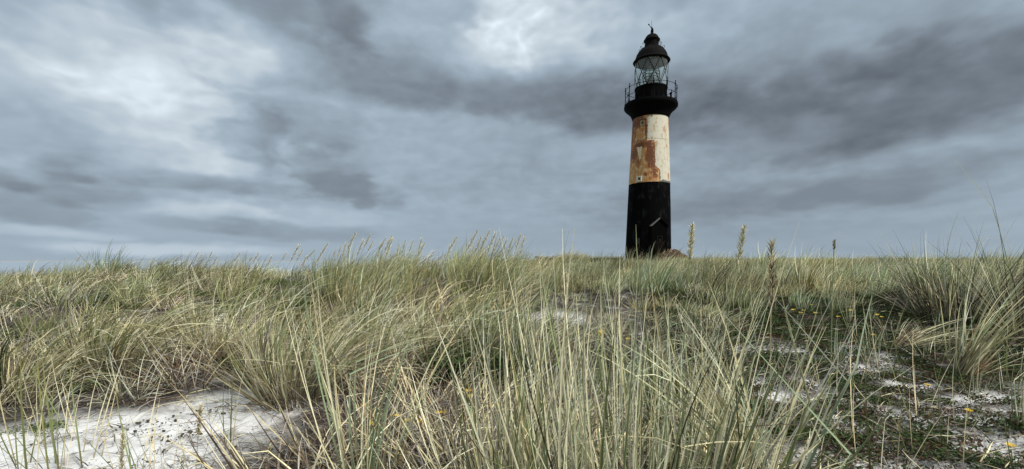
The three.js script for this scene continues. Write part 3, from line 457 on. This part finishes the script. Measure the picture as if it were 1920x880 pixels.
// ---------------------------------------------------------------- ground cover, twigs and crumbs
{
  const r = rng(808);
  const leaves = (seed, cols) => {                    // a flat mat of small oval leaves
    const q = rng(seed), S = new Strips();
    for (let k = 0; k < 34; k++) { const a = q() * 6.283, d = 0.075 * Math.sqrt(q()); S.blade(q, { x: Math.cos(a) * d, z: Math.sin(a) * d, y: 0.004 + 0.022 * q(), az: q() * 6.28, tilt: 0.8 + 0.7 * q(), len: 0.011 + 0.011 * q(), width: 0.0075, droop: 6, segs: 3, cols: [cols[0], vary(q, cols[1]), vary(q, cols[2])] }); }
    return S.build();
  };
  const dk = [1, 2, 3].map((k) => leaves(k, [[0.03, 0.03, 0.015], [0.05, 0.085, 0.022], [0.07, 0.105, 0.03]])), br = [4, 5].map((k) => leaves(k, [[0.06, 0.03, 0.015], [0.10, 0.055, 0.03], [0.13, 0.08, 0.045]])), lg = [6, 7].map((k) => leaves(k, [[0.05, 0.06, 0.02], [0.085, 0.125, 0.03], [0.12, 0.16, 0.045]]));
  const leafMat = new THREE.MeshPhysicalMaterial({ vertexColors: true, roughness: 0.8, specularIntensity: 0.25, transmission: 0.2, thickness: 0, side: THREE.DoubleSide });
  const A = [], B = [], C = [], one = () => { const k = 0.8 + 0.4 * r(); return [k, k, k]; };
  for (let k = 0; k < 17000; k++) {
    const d = 1.3 + 5.2 * Math.pow(r(), 0.8), x = (0.30 + 1.0 * r()) * d, n = fbm(x * 2.2 + 50, d * 2.2, 4), w = ss(2.6, 4.2, d);
    const n2 = 0.6 * n + 1.0 * fbm(x * 6 + 3, d * 8, 3) + (sandAt(x, d) > 0.4 ? -0.08 : 0.1);
    if (n2 < lerp(0.13, -0.16, w)) { if (n2 > lerp(-0.16, -0.4, w) && r() < 0.3) B.push([x, d, 0.6 + 0.6 * r(), r() * 6.28, one(), 0]); continue; }
    (r() < 0.12 ? B : A).push([x, d, 0.6 + 0.7 * r(), r() * 6.28, one(), 0]);
  }
  for (let k = 0; k < 7500; k++) { const d = 2.6 + 5.0 * r(), b = -1.15 + 0.75 * r(), x = b * d; if (sandAt(x, d) > 0.25 || fbm(x * 1.3 + 7, d * 1.3, 3) < 0.0) continue; C.push([x, d, 0.8 + 0.8 * r(), r() * 6.28, one(), 0.01]); }
  for (let k = 0; k < 420; k++) { const d = 2.6 + 0.7 * r(), x = -0.08 * d + (r() - 0.5) * 0.5; A.push([x, d, 1 + 0.9 * r(), r() * 6.28, one(), 0.02 + 0.1 * r()]); }
  { const g = onGround(75, 803); for (let k = 0; k < 16; k++) C.push([g[0] + (r() - 0.5) * 0.2, -g[2] + (r() - 0.5) * 0.1, 0.7, r() * 6.28, one(), 0]); }
  const m = mass('ground_cover', 'low mats of small dark green leaves creeping over the sand', 'ground cover');
  scatter(m, 'dark_leaf_mat', dk, leafMat, A, 11); scatter(m, 'brown_leaf_mat', br, leafMat, B, 12); scatter(m, 'light_leaf_mat', lg, leafMat, C, 13);
  const bits = (seed, long, mixd, n, sp) => { const q = rng(seed), S = new Strips(); for (let k = 0; k < n; k++) S.blade(q, { x: (q() - 0.5) * sp, z: (q() - 0.5) * sp, y: 0.006 + 0.008 * q(), az: q() * 6.28, tilt: 1.3 + 0.3 * q(), len: long * (0.3 + q()), width: 0.0025 + 0.002 * q(), droop: 1, segs: 4, jitter: 6, cols: pick(q, mixd) }); return S.build(); };
  const tw = [21, 22, 23].map((k) => bits(k, 0.09, [['grey', 0.45], ['brown', 0.35], ['straw', 0.2]], 16, 0.28));
  const T = [], K = [];
  for (let k = 0; k < 4200; k++) { const d = 1.1 + 5.5 * r(), x = (-1.2 + 2.4 * r()) * d, s = sandAt(x, d); if (s > 0.5 && x < 0 && r() < 0.6) continue; T.push([x, d, 0.6 + 0.8 * r(), r() * 6.28, one(), -0.003]); }
  const t = mass('twig_litter', 'broken twigs and straw bits scattered over sand and soil', 'litter'); scatter(t, 'twig_scatter', tw, dead, T, 14);
  const crumb = [31, 32].map((k) => { const q = rng(k), gs = []; for (let j = 0; j < 6; j++) { const g = new THREE.IcosahedronGeometry(0.002 + 0.006 * q() * q() * q(), 1), p = g.attributes.position; for (let v = 0; v < p.count; v++) { const f = 1 + 0.9 * noise(p.getX(v) * 190 + j, p.getZ(v) * 190 + p.getY(v) * 150); p.setXYZ(v, p.getX(v) * f * 1.7, p.getY(v) * f * 0.9, p.getZ(v) * f); } g.computeVertexNormals(); gs.push(g.translate((q() - 0.5) * 0.13, 0.001, (q() - 0.5) * 0.1)); } return mergeGeometries(gs); });
  for (let k = 0; k < 520; k++) { const d = 1.4 + 1.7 * r(), x = (-1.15 + 0.75 * r()) * d; if (sandAt(x, d) < 0.3 || noise(x * 3 + 9, d * 3) < 0.05 * r()) continue; K.push([x, d, 0.5 + 0.9 * r(), r() * 6.28, one(), 0]); }
  const c = mass('dark_crumbs', 'dark crumbs of dry weed lying on the white sand', 'debris'); scatter(c, 'weed_crumbs', crumb, new THREE.MeshStandardMaterial({ color: new THREE.Color(0.06, 0.052, 0.045), roughness: 0.95 }), K, 15);
}

// ---------------------------------------------------------------- single tussocks
function tussock(seed, at, label, o) {
  const t = thing('marram_tussock', label, 'tussock', at), r = rng(seed);
  const mk = (S, len, mix, tilt, width, segs, wind, droop, kink) => {
    const az = r() * 6.283, q = Math.sqrt(r()), off = o.foot * q;
    S.blade(r, { x: Math.cos(az) * off, z: Math.sin(az) * off * (o.deep ?? 1), y: -0.03, az: o.aim === undefined ? az + (r() - 0.5) * 0.9 : o.aim + (r() - 0.5) * o.fan, tilt: Math.max(o.minTilt ?? 0, tilt * (0.2 + 0.8 * q * r() + 0.2 * r())) * (0.9 + 0.2 * r()), len, width, wind, wz: o.wz ?? 0, droop, segs, cols: pick(r, mix), vee: true, kink });
    return S;
  };
  for (let k = 0; k < o.leaves; k++) part('leaf_blade', mk(new Strips(), lerp(o.len[0], o.len[1], Math.pow(r(), o.rare ?? 0.8)), o.thin && k % 4 > 0 ? o.thin : o.mix, o.tilt, o.width * (0.7 + 0.6 * r()) * (o.thin && k % 4 > 0 ? 0.66 : 1), 10, o.wind * (0.4 + 1.2 * r()), o.droop * (0.3 + 1.4 * r()), r() < 0.14 ? 0.6 : 0).build(), blades, t);
  if (o.green) { const S = new Strips(); for (let k = 0; k < o.green; k++) mk(S, lerp(o.len[0] * 0.7, o.len[1] * 0.85, r()), o.mix, o.tilt * 1.1, o.width * 0.85 * (0.6 + 0.6 * r()), 7, o.wind * (0.4 + 1.2 * r()), o.droop * (0.3 + 1.5 * r()), r() < 0.1 ? 0.6 : 0); part('fine_leaves', S.build(), blades, t, 'stuff'); }
  if (o.straw) { const S = new Strips(); for (let k = 0; k < o.straw; k++) mk(S, lerp(0.25, 0.8, r()) * o.len[1], o.deadMix ?? [['straw', 0.35], ['pale', 0.15], ['grey', 0.28], ['brown', 0.22]], o.tilt * 1.7, o.width * 0.75 * (0.6 + 0.5 * r()), 7, o.wind * 0.7, o.droop + 1.6 * r(), r() < 0.3 ? 0.8 : 0); part('dead_straw', S.build(), dead, t, 'stuff'); }
  if (o.bundle) { const S = new Strips(); for (let k = 0; k < o.bundle; k++) S.blade(r, { x: (r() - 0.5) * 0.09, z: (r() - 0.5) * 0.06, y: -0.03, az: o.aim + (r() - 0.5) * 0.5, tilt: 0.62 + 0.3 * r() + (k % 4 === 0 ? 0.5 : 0), len: 0.16 + 0.2 * r(), width: 0.008, segs: 6, vee: true, cols: pick(r, [['brown', 0.45], ['rust', 0.25], ['straw', 0.3]]) }); part('stem_bundle', S.build(), dead, t, 'stuff'); }
  return t;
}
const ground = (x, d) => [x, groundH(x, d), -d];
const GREEN = [['sage', 0.24], ['green', 0.18], ['deep', 0.10], ['pale', 0.38], ['straw', 0.10]], WINDY = [['straw', 0.28], ['pale', 0.22], ['olive', 0.24], ['green', 0.2], ['grey', 0.06]], RIDGE = [['green', 0.45], ['sage', 0.15], ['olive', 0.22], ['straw', 0.12], ['pale', 0.06]];
tussock(1, ground(0.34, 1.18), 'tall green and cream blades standing in the centre of the near grass', { leaves: 200, green: 40, straw: 170, thin: [['pale', 0.72], ['straw', 0.18], ['green', 0.10]], len: [0.34, 0.88], rare: 1.5, foot: 0.33, deep: 0.6, tilt: 0.40, wind: 0.10, droop: 0.16, width: 0.0080, mix: [['sage', 0.35], ['green', 0.45], ['deep', 0.2]] });
tussock(2, ground(0.02, 1.32), 'thinner near clump of upright blades left of the tall centre clump', { leaves: 80, green: 20, straw: 220, len: [0.36, 0.74], foot: 0.17, deep: 0.7, tilt: 0.36, wind: 0.15, droop: 0.2, width: 0.0052, mix: [['green', 0.3], ['pale', 0.38], ['straw', 0.2], ['sage', 0.12]] });
tussock(3, ground(0.80, 1.42), 'straw coloured near tussock leaning left beside the white sand', { leaves: 60, green: 20, straw: 120, len: [0.36, 0.80], foot: 0.06, aim: Math.PI * 0.98, fan: 1.5, tilt: 0.75, wind: -0.25, droop: 0.25, width: 0.0062, mix: [['pale', 0.34], ['straw', 0.34], ['sage', 0.2], ['green', 0.12]] });
tussock(4, onGround(1800, 708), 'tussock with a thick brown stem bundle leaning right over bare sand', { leaves: 46, green: 14, straw: 50, bundle: 130, minTilt: 0.45, len: [0.40, 0.95], foot: 0.05, aim: -0.25, fan: 1.7, tilt: 0.85, wind: 0.25, droop: 0.45, width: 0.0075, mix: [['olive', 0.3], ['straw', 0.3], ['pale', 0.2], ['green', 0.2]], deadMix: [['brown', 0.45], ['straw', 0.3], ['rust', 0.15], ['grey', 0.1]] });
tussock(5, onGround(1672, 655), 'small reddish based tussock with straws lying flat over the sand', { leaves: 40, green: 10, straw: 40, bundle: 60, minTilt: 1.1, len: [0.3, 0.75], foot: 0.04, aim: -0.05, fan: 1.6, tilt: 1.4, wind: 0.6, droop: 0.5, width: 0.0062, mix: [['straw', 0.45], ['pale', 0.35], ['olive', 0.2]], deadMix: [['rust', 0.4], ['straw', 0.4], ['brown', 0.2]] });
tussock(6, onGround(1800, 596), 'high tussock over a dark mound with crossed blades against the sky', { leaves: 90, green: 60, straw: 420, len: [0.36, 1.0], foot: 0.34, tilt: 0.6, wind: 0.2, droop: 0.4, width: 0.0082, mix: [['green', 0.3], ['sage', 0.2], ['straw', 0.3], ['pale', 0.2]], deadMix: [['grey', 0.3], ['brown', 0.6], ['straw', 0.1]] });
tussock(7, onGround(1925, 640), 'dark tall blades rising above the horizon at the frame edge', { leaves: 26, green: 14, straw: 60, len: [0.35, 1.7], rare: 2.0, foot: 0.12, tilt: 0.45, wind: -0.1, droop: 0.15, width: 0.0075, mix: [['deep', 0.5], ['green', 0.25], ['straw', 0.25]] });
tussock(8, onGround(210, 700), 'large pale tussock swept right by wind above the bare sand', { leaves: 130, green: 130, straw: 160, len: [0.42, 0.98], foot: 0.17, deep: 0.7, tilt: 0.75, wind: 1.8, droop: 0.75, width: 0.0066, mix: WINDY });
tussock(9, onGround(30, 752), 'curled tussock at the edge of the sand beside the swept pale tussock', { leaves: 70, green: 60, straw: 120, len: [0.3, 0.58], foot: 0.12, tilt: 0.9, wind: 1.3, droop: 1.1, width: 0.0062, mix: WINDY });
tussock(10, onGround(420, 668), 'flattened golden tussock with long straws trailing right over dark soil', { leaves: 90, green: 120, straw: 130, len: [0.36, 0.7], foot: 0.14, tilt: 0.95, wind: 1.3, droop: 0.7, width: 0.0064, mix: [['straw', 0.4], ['pale', 0.25], ['olive', 0.25], ['green', 0.1]] });
tussock(11, onGround(560, 745), 'big straw tussock with a dark shaded base right of the bare sand', { leaves: 120, green: 160, straw: 260, len: [0.38, 0.88], foot: 0.19, tilt: 0.75, wind: 1.1, droop: 0.6, width: 0.0066, mix: WINDY, deadMix: [['brown', 0.4], ['grey', 0.3], ['straw', 0.3]] });
tussock(12, onGround(720, 690), 'arching dense tussock left of the dark green leafy hollow', { leaves: 120, green: 180, straw: 200, len: [0.36, 0.78], foot: 0.2, tilt: 0.85, wind: 1.3, droop: 0.8, width: 0.0066, mix: [['straw', 0.3], ['olive', 0.25], ['green', 0.25], ['pale', 0.2]] });
tussock(13, ground(-0.28, 5.0), 'tall crest tussock with a crowd of seed heads against the sky', { leaves: 90, green: 260, straw: 60, len: [0.45, 0.8], foot: 0.25, tilt: 0.34, wind: 0.35, droop: 0.15, width: 0.0074, mix: RIDGE });
tussock(14, ground(-1.75, 5.0), 'green crest tussock left of the tallest crest tussock', { leaves: 60, green: 240, straw: 60, len: [0.36, 0.62], foot: 0.35, tilt: 0.38, wind: 0.5, droop: 0.2, width: 0.0074, mix: RIDGE });
tussock(15, onGround(228, 575), 'small upright pale green tuft on the dark left slope', { leaves: 50, green: 60, len: [0.2, 0.36], foot: 0.05, tilt: 0.5, wind: 0.7, droop: 0.4, width: 0.008, mix: [['green', 0.5], ['sage', 0.3], ['straw', 0.2]] });
tussock(16, onGround(70, 640), 'short bright green tuft beside the leafy mat on the left slope', { leaves: 40, green: 60, len: [0.2, 0.34], foot: 0.07, tilt: 0.45, wind: 0.5, droop: 0.3, width: 0.008, mix: [['green', 0.7], ['olive', 0.3]] });
tussock(17, onGround(1000, 700), 'dead brown tussock of dry stems behind the near blades', { leaves: 30, straw: 420, len: [0.25, 0.5], foot: 0.25, tilt: 0.5, wind: 0.3, droop: 0.6, width: 0.005, mix: [['brown', 0.5], ['straw', 0.5]], deadMix: [['brown', 0.45], ['grey', 0.3], ['straw', 0.25]] });
// clump behind the concrete edge and dark shrubs on the skyline
{
  const far = (px, d, w, h, name, label, mix, n, wid = 0.02) => { const p = atDepth(px, 480, d), t = thing(name, label, name === 'dark_shrub' ? 'shrub' : 'grass clump', [p.x, groundH(p.x, d) - 0.03, -d]), r = rng(px), S = new Strips(); for (let k = 0; k < n; k++) { const X = r() * 2 - 1, Z = r() * 2 - 1; S.blade(r, { x: X * w, z: Z * w * 0.5, az: r() * 6.28, tilt: 0.9 * r(), len: h * (0.5 + 0.6 * r()) * (1.1 - 0.5 * X * X), width: wid, wind: 0.5, droop: 0.8, segs: 4, cols: pick(r, mix) }); } part('leaves', S.build(), blades, t, 'stuff'); const st = new Strips(); for (let k = 0; k < 24; k++) st.blade(r, { x: (r() - 0.5) * w, z: (r() - 0.5) * w * 0.4, az: r() * 6.28, tilt: 0.6 * r(), len: h * 0.7, width: wid, segs: 3, cols: LEAF.brown(r) }); part('stems', st.build(), dead, t, 'stuff'); };
  far(1073, 33.6, 1.2, 1.05, 'grass_clump', 'rounded tan grass clump standing over the low concrete edge', [['straw', 0.4], ['olive', 0.4], ['brown', 0.2]], 900);
  far(226, 8.6, 0.24, 0.40, 'dark_shrub', 'round dark green shrub on the skyline of the left slope', [['deep', 0.85], ['olive', 0.15]], 700, 0.008);
  far(308, 8.7, 0.16, 0.34, 'dark_shrub', 'smaller dark shrub right of the round shrub on the skyline', [['deep', 0.7], ['olive', 0.3]], 400, 0.008);
  far(860, 12, 0.25, 0.55, 'dark_shrub', 'small dark green shrub just visible behind the grass crest', [['deep', 1]], 500, 0.012);
}

// ---------------------------------------------------------------- seed heads on their stalks
function seedStalk(seed, label, group, o) {
  const t = thing('seed_stalk', label, 'seed head', [0, 0, 0], group), r = rng(seed), H = o.h, hl = o.head, S = new Strips(), lean = o.bend ?? 0.05;
  const cx = (y) => lean * Math.pow(y / H, 2) * H;
  const pts = [...Array(7).keys()].map((k) => V3(cx(k / 6 * H), k / 6 * H - (k ? 0 : 0.03), 0));
  part('stem', new THREE.TubeGeometry(new THREE.CatmullRomCurve3(pts), 10, o.stem ?? 0.0014, 5), o.stemMat, t);
  for (let k = 0; k < o.n; k++) {
    const f = (k + r()) / o.n, y = H - hl + f * hl * 0.96, w = o.fat * Math.pow(Math.sin(Math.PI * clamp(0.12 + 0.86 * f)), 0.9) * (0.7 + 0.6 * noise(f * 7 + seed, 3.3) + 0.2), a = r() * 6.283;
    S.blade(r, { x: cx(y) + Math.cos(a) * w * 0.45, y, z: Math.sin(a) * w * 0.45, az: a, tilt: 0.42 + 0.3 * r(), len: (hl * 0.085 + 0.006) * (0.7 + 0.7 * r()), width: o.fat * 0.33, droop: -2, segs: 2, jitter: 0, cols: pick(r, o.mix) });
  }
  part('seed_head', S.build(), dead, t);
  t.userData.tip = V3(cx(H), H, 0);
  return t;
}
const stemTan = new THREE.MeshStandardMaterial({ color: new THREE.Color(0.36, 0.32, 0.17), roughness: 0.7 }), stemGreen = new THREE.MeshStandardMaterial({ color: new THREE.Color(0.22, 0.25, 0.11), roughness: 0.6 }), stemBrown = new THREE.MeshStandardMaterial({ color: new THREE.Color(0.16, 0.09, 0.05), roughness: 0.8 });
function toTip(t, px, py, d, lean, turn = 0) {             // stands the stalk on the ground so that its head is where it was seen
  t.rotation.set(0, turn, -lean, 'ZYX'); t.updateMatrix();
  const tip = atDepth(px, py, d), v = t.userData.tip.clone().applyQuaternion(t.quaternion);
  let s = 1; for (let k = 0; k < 6; k++) { const bx = tip.x - v.x * s; s = (tip.y - groundH(bx, d + v.z * s)) / v.y; }
  t.scale.setScalar(s); t.position.set(tip.x - v.x * s, tip.y - v.y * s, tip.z - v.z * s);
  delete t.userData.tip;
}
{
  const big = (seed, px, py, d, lean, h, head, fat, mix, label, stemMat, n = 170) => toTip(seedStalk(seed, label, null, { h, head, fat, mix, n, stemMat, stem: 0.0019, bend: 0.02 }), px, py, d, lean);
  big(1, 1299, 420, 2.0, 0.02, 0.85, 0.14, 0.011, [['pale', 0.6], ['straw', 0.4]], 'cream seed head just right of the lighthouse against the sky', stemGreen);
  big(2, 1397, 423, 2.0, 0.13, 0.85, 0.16, 0.011, [['pale', 0.5], ['straw', 0.5]], 'cream leaning seed head midway along the flat horizon', stemGreen);
  big(3, 1448, 452, 1.75, -0.05, 0.8, 0.24, 0.010, [['brown', 0.2], ['straw', 0.55], ['rust', 0.25]], 'long brown seed head standing straight at the horizon', stemTan);
  big(4, 1565, 450, 2.2, -0.04, 0.82, 0.045, 0.006, [['brown', 0.4], ['straw', 0.3], ['rust', 0.3]], 'tiny brown seed head on a thin stalk above the plain', stemGreen, 90);
  big(5, 1061, 513, 1.75, -0.02, 0.7, 0.13, 0.010, [['pale', 0.5], ['straw', 0.5]], 'slim cream seed head among the near blades left of the lighthouse', stemTan);
  big(6, 376, 760, 1.55, 0.09, 0.4, 0.15, 0.009, [['straw', 0.7], ['rust', 0.15], ['pale', 0.15]], 'golden seed head standing over the white sand', stemTan);
  big(7, 230, 812, 1.32, 0.06, 0.42, 0.19, 0.010, [['straw', 0.7], ['pale', 0.2], ['rust', 0.1]], 'golden seed head at the lower edge over the sand', stemTan);
  big(8, 1403, 703, 1.6, -0.25, 0.45, 0.05, 0.010, [['brown', 0.8], ['rust', 0.2]], 'dark brown seed head in front of white sand', stemTan, 110);
  big(9, 1690, 780, 1.5, 0.0, 0.35, 0.09, 0.006, [['straw', 0.6], ['brown', 0.4]], 'thin tan seed spike over the leafy mats on the sand', stemTan, 120);
  const spots = [[667,437,4.8],[695,440,4.9],[682,449,5],[735,443,5],[724,447,5.1],[736,446,4.7],[761,451,5.2],[775,452,5],[791,446,5],[797,455,5.1],[858,444,4.6],[847,458,5.2],[896,433,4.6],[920,432,4.8],[930,435,4.7],[903,444,4.9],[945,442,5],[950,447,5.1],[962,446,4.9],[977,440,4.8],[984,444,5],[938,447,5.2],[912,446,5.1],[649,454,5.1],[640,460,5.3],[615,457,4.6],[561,459,5],[568,469,5.4],[591,469,5.3],[575,480,5.5],[603,478,5.5],[537,475,5.5],[510,479,5.7],[485,475,5.6],[701,451,5.2],[372,472,6],[379,478,6.1],[398,472,6],[408,480,6.2],[450,475,6],[474,482,6],[447,486,6.1],[151,479,7],[334,482,6.6],[715,455,5.1],[750,458,5.2],[630,468,5.3]];
  const r = rng(64), bunches = [[485, 'short pale seed head low over the left dune crest', 'seed heads over the left crest'], [620, 'strongly leaning tan seed head where the crest starts to rise', 'seed heads where the crest rises'], [830, 'slender tan seed head above the green crest tussock left of the tallest tussock', 'seed heads above the green crest tussock'], [9999, 'tan seed head in the bunch above the tallest crest tussock', 'seed heads above the tallest crest tussock']];
  const proto = [0, 1, 2].map((k) => ({ h: 0.62, head: [0.15, 0.12, 0.17][k], fat: [0.0095, 0.0085, 0.010][k], mix: [['straw', 0.6], ['pale', 0.4]], n: 90, stemMat: stemTan, bend: [0.10, 0.14, 0.05][k] }));
  const made = [];
  spots.forEach(([px, py, d], i) => {
    const k = i % 3, [, lab, grp] = bunches.find((q) => px < q[0]), t = i < 3 ? seedStalk(40 + k, lab, grp, proto[k]) : copy(made[k], lab);
    t.userData.group = grp;
    const tip = V3(proto[k].bend * proto[k].h, proto[k].h, 0);
    if (i < 3) made[k] = t;
    t.userData.tip = tip; toTip(t, px, py, d, (px < 620 ? 0.42 : 0.2) + 0.24 * (r() - 0.4), (r() - 0.5) * 0.8);
  });
}

// ---------------------------------------------------------------- flowers
{
  const yellow = new THREE.MeshPhysicalMaterial({ color: new THREE.Color(0.74, 0.50, 0.02), roughness: 0.6, transmission: 0.2, thickness: 0, side: THREE.DoubleSide }), centre = new THREE.MeshStandardMaterial({ color: new THREE.Color(0.5, 0.24, 0.01), roughness: 0.9 }), white = new THREE.MeshStandardMaterial({ color: new THREE.Color(0.7, 0.7, 0.6), roughness: 0.7, side: THREE.DoubleSide }), palebud = new THREE.MeshStandardMaterial({ color: new THREE.Color(0.45, 0.45, 0.26), roughness: 0.8, side: THREE.DoubleSide });
  function flower(name, label, cat, group, petals, eye, np, open, H) {
    const t = thing(name, label, cat, [0, 0, 0], group), heads = [], r = rng(np * 7 + Math.round(open * 10));
    part('stem', new THREE.TubeGeometry(new THREE.CatmullRomCurve3([V3(0, -0.03, 0), V3(0.006, H * 0.5, 0.003), V3(0, H, 0)]), 6, 0.0016, 5), stemGreen, t);
    for (let k = 0; k < np; k++) {
      const s = new THREE.Shape(); s.moveTo(0, 0); s.bezierCurveTo(0.0045, 0.006, 0.0045, 0.014, 0, 0.018); s.bezierCurveTo(-0.0045, 0.014, -0.0045, 0.006, 0, 0);
      heads.push(new THREE.ShapeGeometry(s, 4).rotateX(-open + (r() - 0.5) * 0.3).translate(0, 0, -0.003).rotateY(k / np * 6.2832 + 0.2 * r()).translate(0, H, 0));
    }
    part('petals', mergeGeometries(heads), petals, t);
    part('flower_centre', new THREE.SphereGeometry(0.0062, 10, 6).scale(1, 0.55, 1).translate(0, H + 0.001, 0), eye, t);
    const c = []; for (let k = 0; k < 5; k++) { const s = new THREE.Shape(); s.moveTo(0, 0); s.bezierCurveTo(0.012, 0.02, 0.008, 0.04, 0, 0.05); s.bezierCurveTo(-0.008, 0.04, -0.012, 0.02, 0, 0); c.push(new THREE.ShapeGeometry(s, 4).rotateX(-1.15).rotateY(k * 1.25)); }
    part('leaves', mergeGeometries(c), new THREE.MeshStandardMaterial({ color: new THREE.Color(0.07, 0.10, 0.035), roughness: 0.6, side: THREE.DoubleSide }), t);
    return t;
  }
  const H = 0.07, r = rng(99);
  const setAt = (t, px, py, s, d) => {                   // head seen there, foot on the ground below it
    let p; if (d) p = atDepth(px, py, d); else { const v = sight(px, py); v.multiplyScalar(-1 / v.z); let q = 0.8; for (; q < 30; q += 0.01) if (EYE + v.y * q < groundH(v.x * q, q) + H * s) break; p = atDepth(px, py, q); }
    const g = groundH(p.x, -p.z), k = Math.max(0.6, (p.y - g) / H); t.position.set(p.x, g, p.z); t.scale.set(s, k, s); t.rotation.set(0.15 * r(), r() * 6.28, 0.2 * (r() - 0.5));
  };
  const lone = [[1127, 632, 1.25, 'single bright yellow flower among the tall near blades', 2.6], [1894, 836, 0.95, 'yellow flower alone on bare sand at the lower corner', 0], [1740, 723, 1.1, 'yellow flower on the dark leafy mat beside the brown stem bundle', 0], [1638, 629, 1.0, 'yellow flower beside straws lying over the sand', 0], [1815, 771, 1.0, 'half hidden yellow flower in the leafy mat below the leaning tussock', 0], [1377, 602, 1.1, 'yellow flower right of the tall green clump near brown litter', 0]];
  const first = flower('yellow_flower', lone[0][3], 'flower', null, yellow, centre, 13, 1.05, H);
  lone.forEach(([px, py, s, l, d], i) => { const t = i ? copy(first, l) : first; setAt(t, px, py, s, d); });
  const many = (list, label, group, s) => list.forEach(([px, py, d], i) => { const t = copy(first, label); t.userData.group = group; setAt(t, px, py, s * (0.85 + 0.3 * r()), d); });
  many([[752, 714], [700, 796], [683, 761], [747, 782], [765, 789], [789, 793], [820, 777], [832, 775], [878, 734], [880, 744], [922, 762], [937, 762], [985, 809], [1019, 757]], 'yellow flower in the dead straw below the leafy hollow', 'yellow flowers in the lower straw', 1.0);
  many([[951, 620], [977, 621], [1004, 637], [1010, 641], [1053, 638], [1177, 637]], 'small yellow flower near the pale sand patch behind the near blades', 'yellow flowers by the middle sand patch', 1.15);
  many([[1488, 582], [1500, 587], [1507, 583], [1522, 573], [1572, 595], [1595, 583], [1652, 595], [1643, 591], [1530, 588]], 'yellow flower on the dark litter below the flat grassy plain', 'yellow flowers below the plain', 1.05);
  const bud = flower('pale_flower', 'pale greenish seed puff below the dark mound', 'flower', null, palebud, palebud, 17, 0.3, H); setAt(bud, 1685, 592, 1.5);
  const bud2 = copy(bud, 'closed pale bud standing over the dark leafy mat'); setAt(bud2, 1757, 675, 0.9);
  const wf = flower('white_flower', 'tiny white flower in the green mat on the left slope', 'flower', 'white flowers on the left slope', white, centre, 9, 1.2, H);
  [[5, 642], [33, 663], [18, 660], [48, 672], [3, 660]].forEach(([px, py], i) => setAt(i ? copy(wf) : wf, px, py, 0.9));
}

renderer.render(scene, camera);
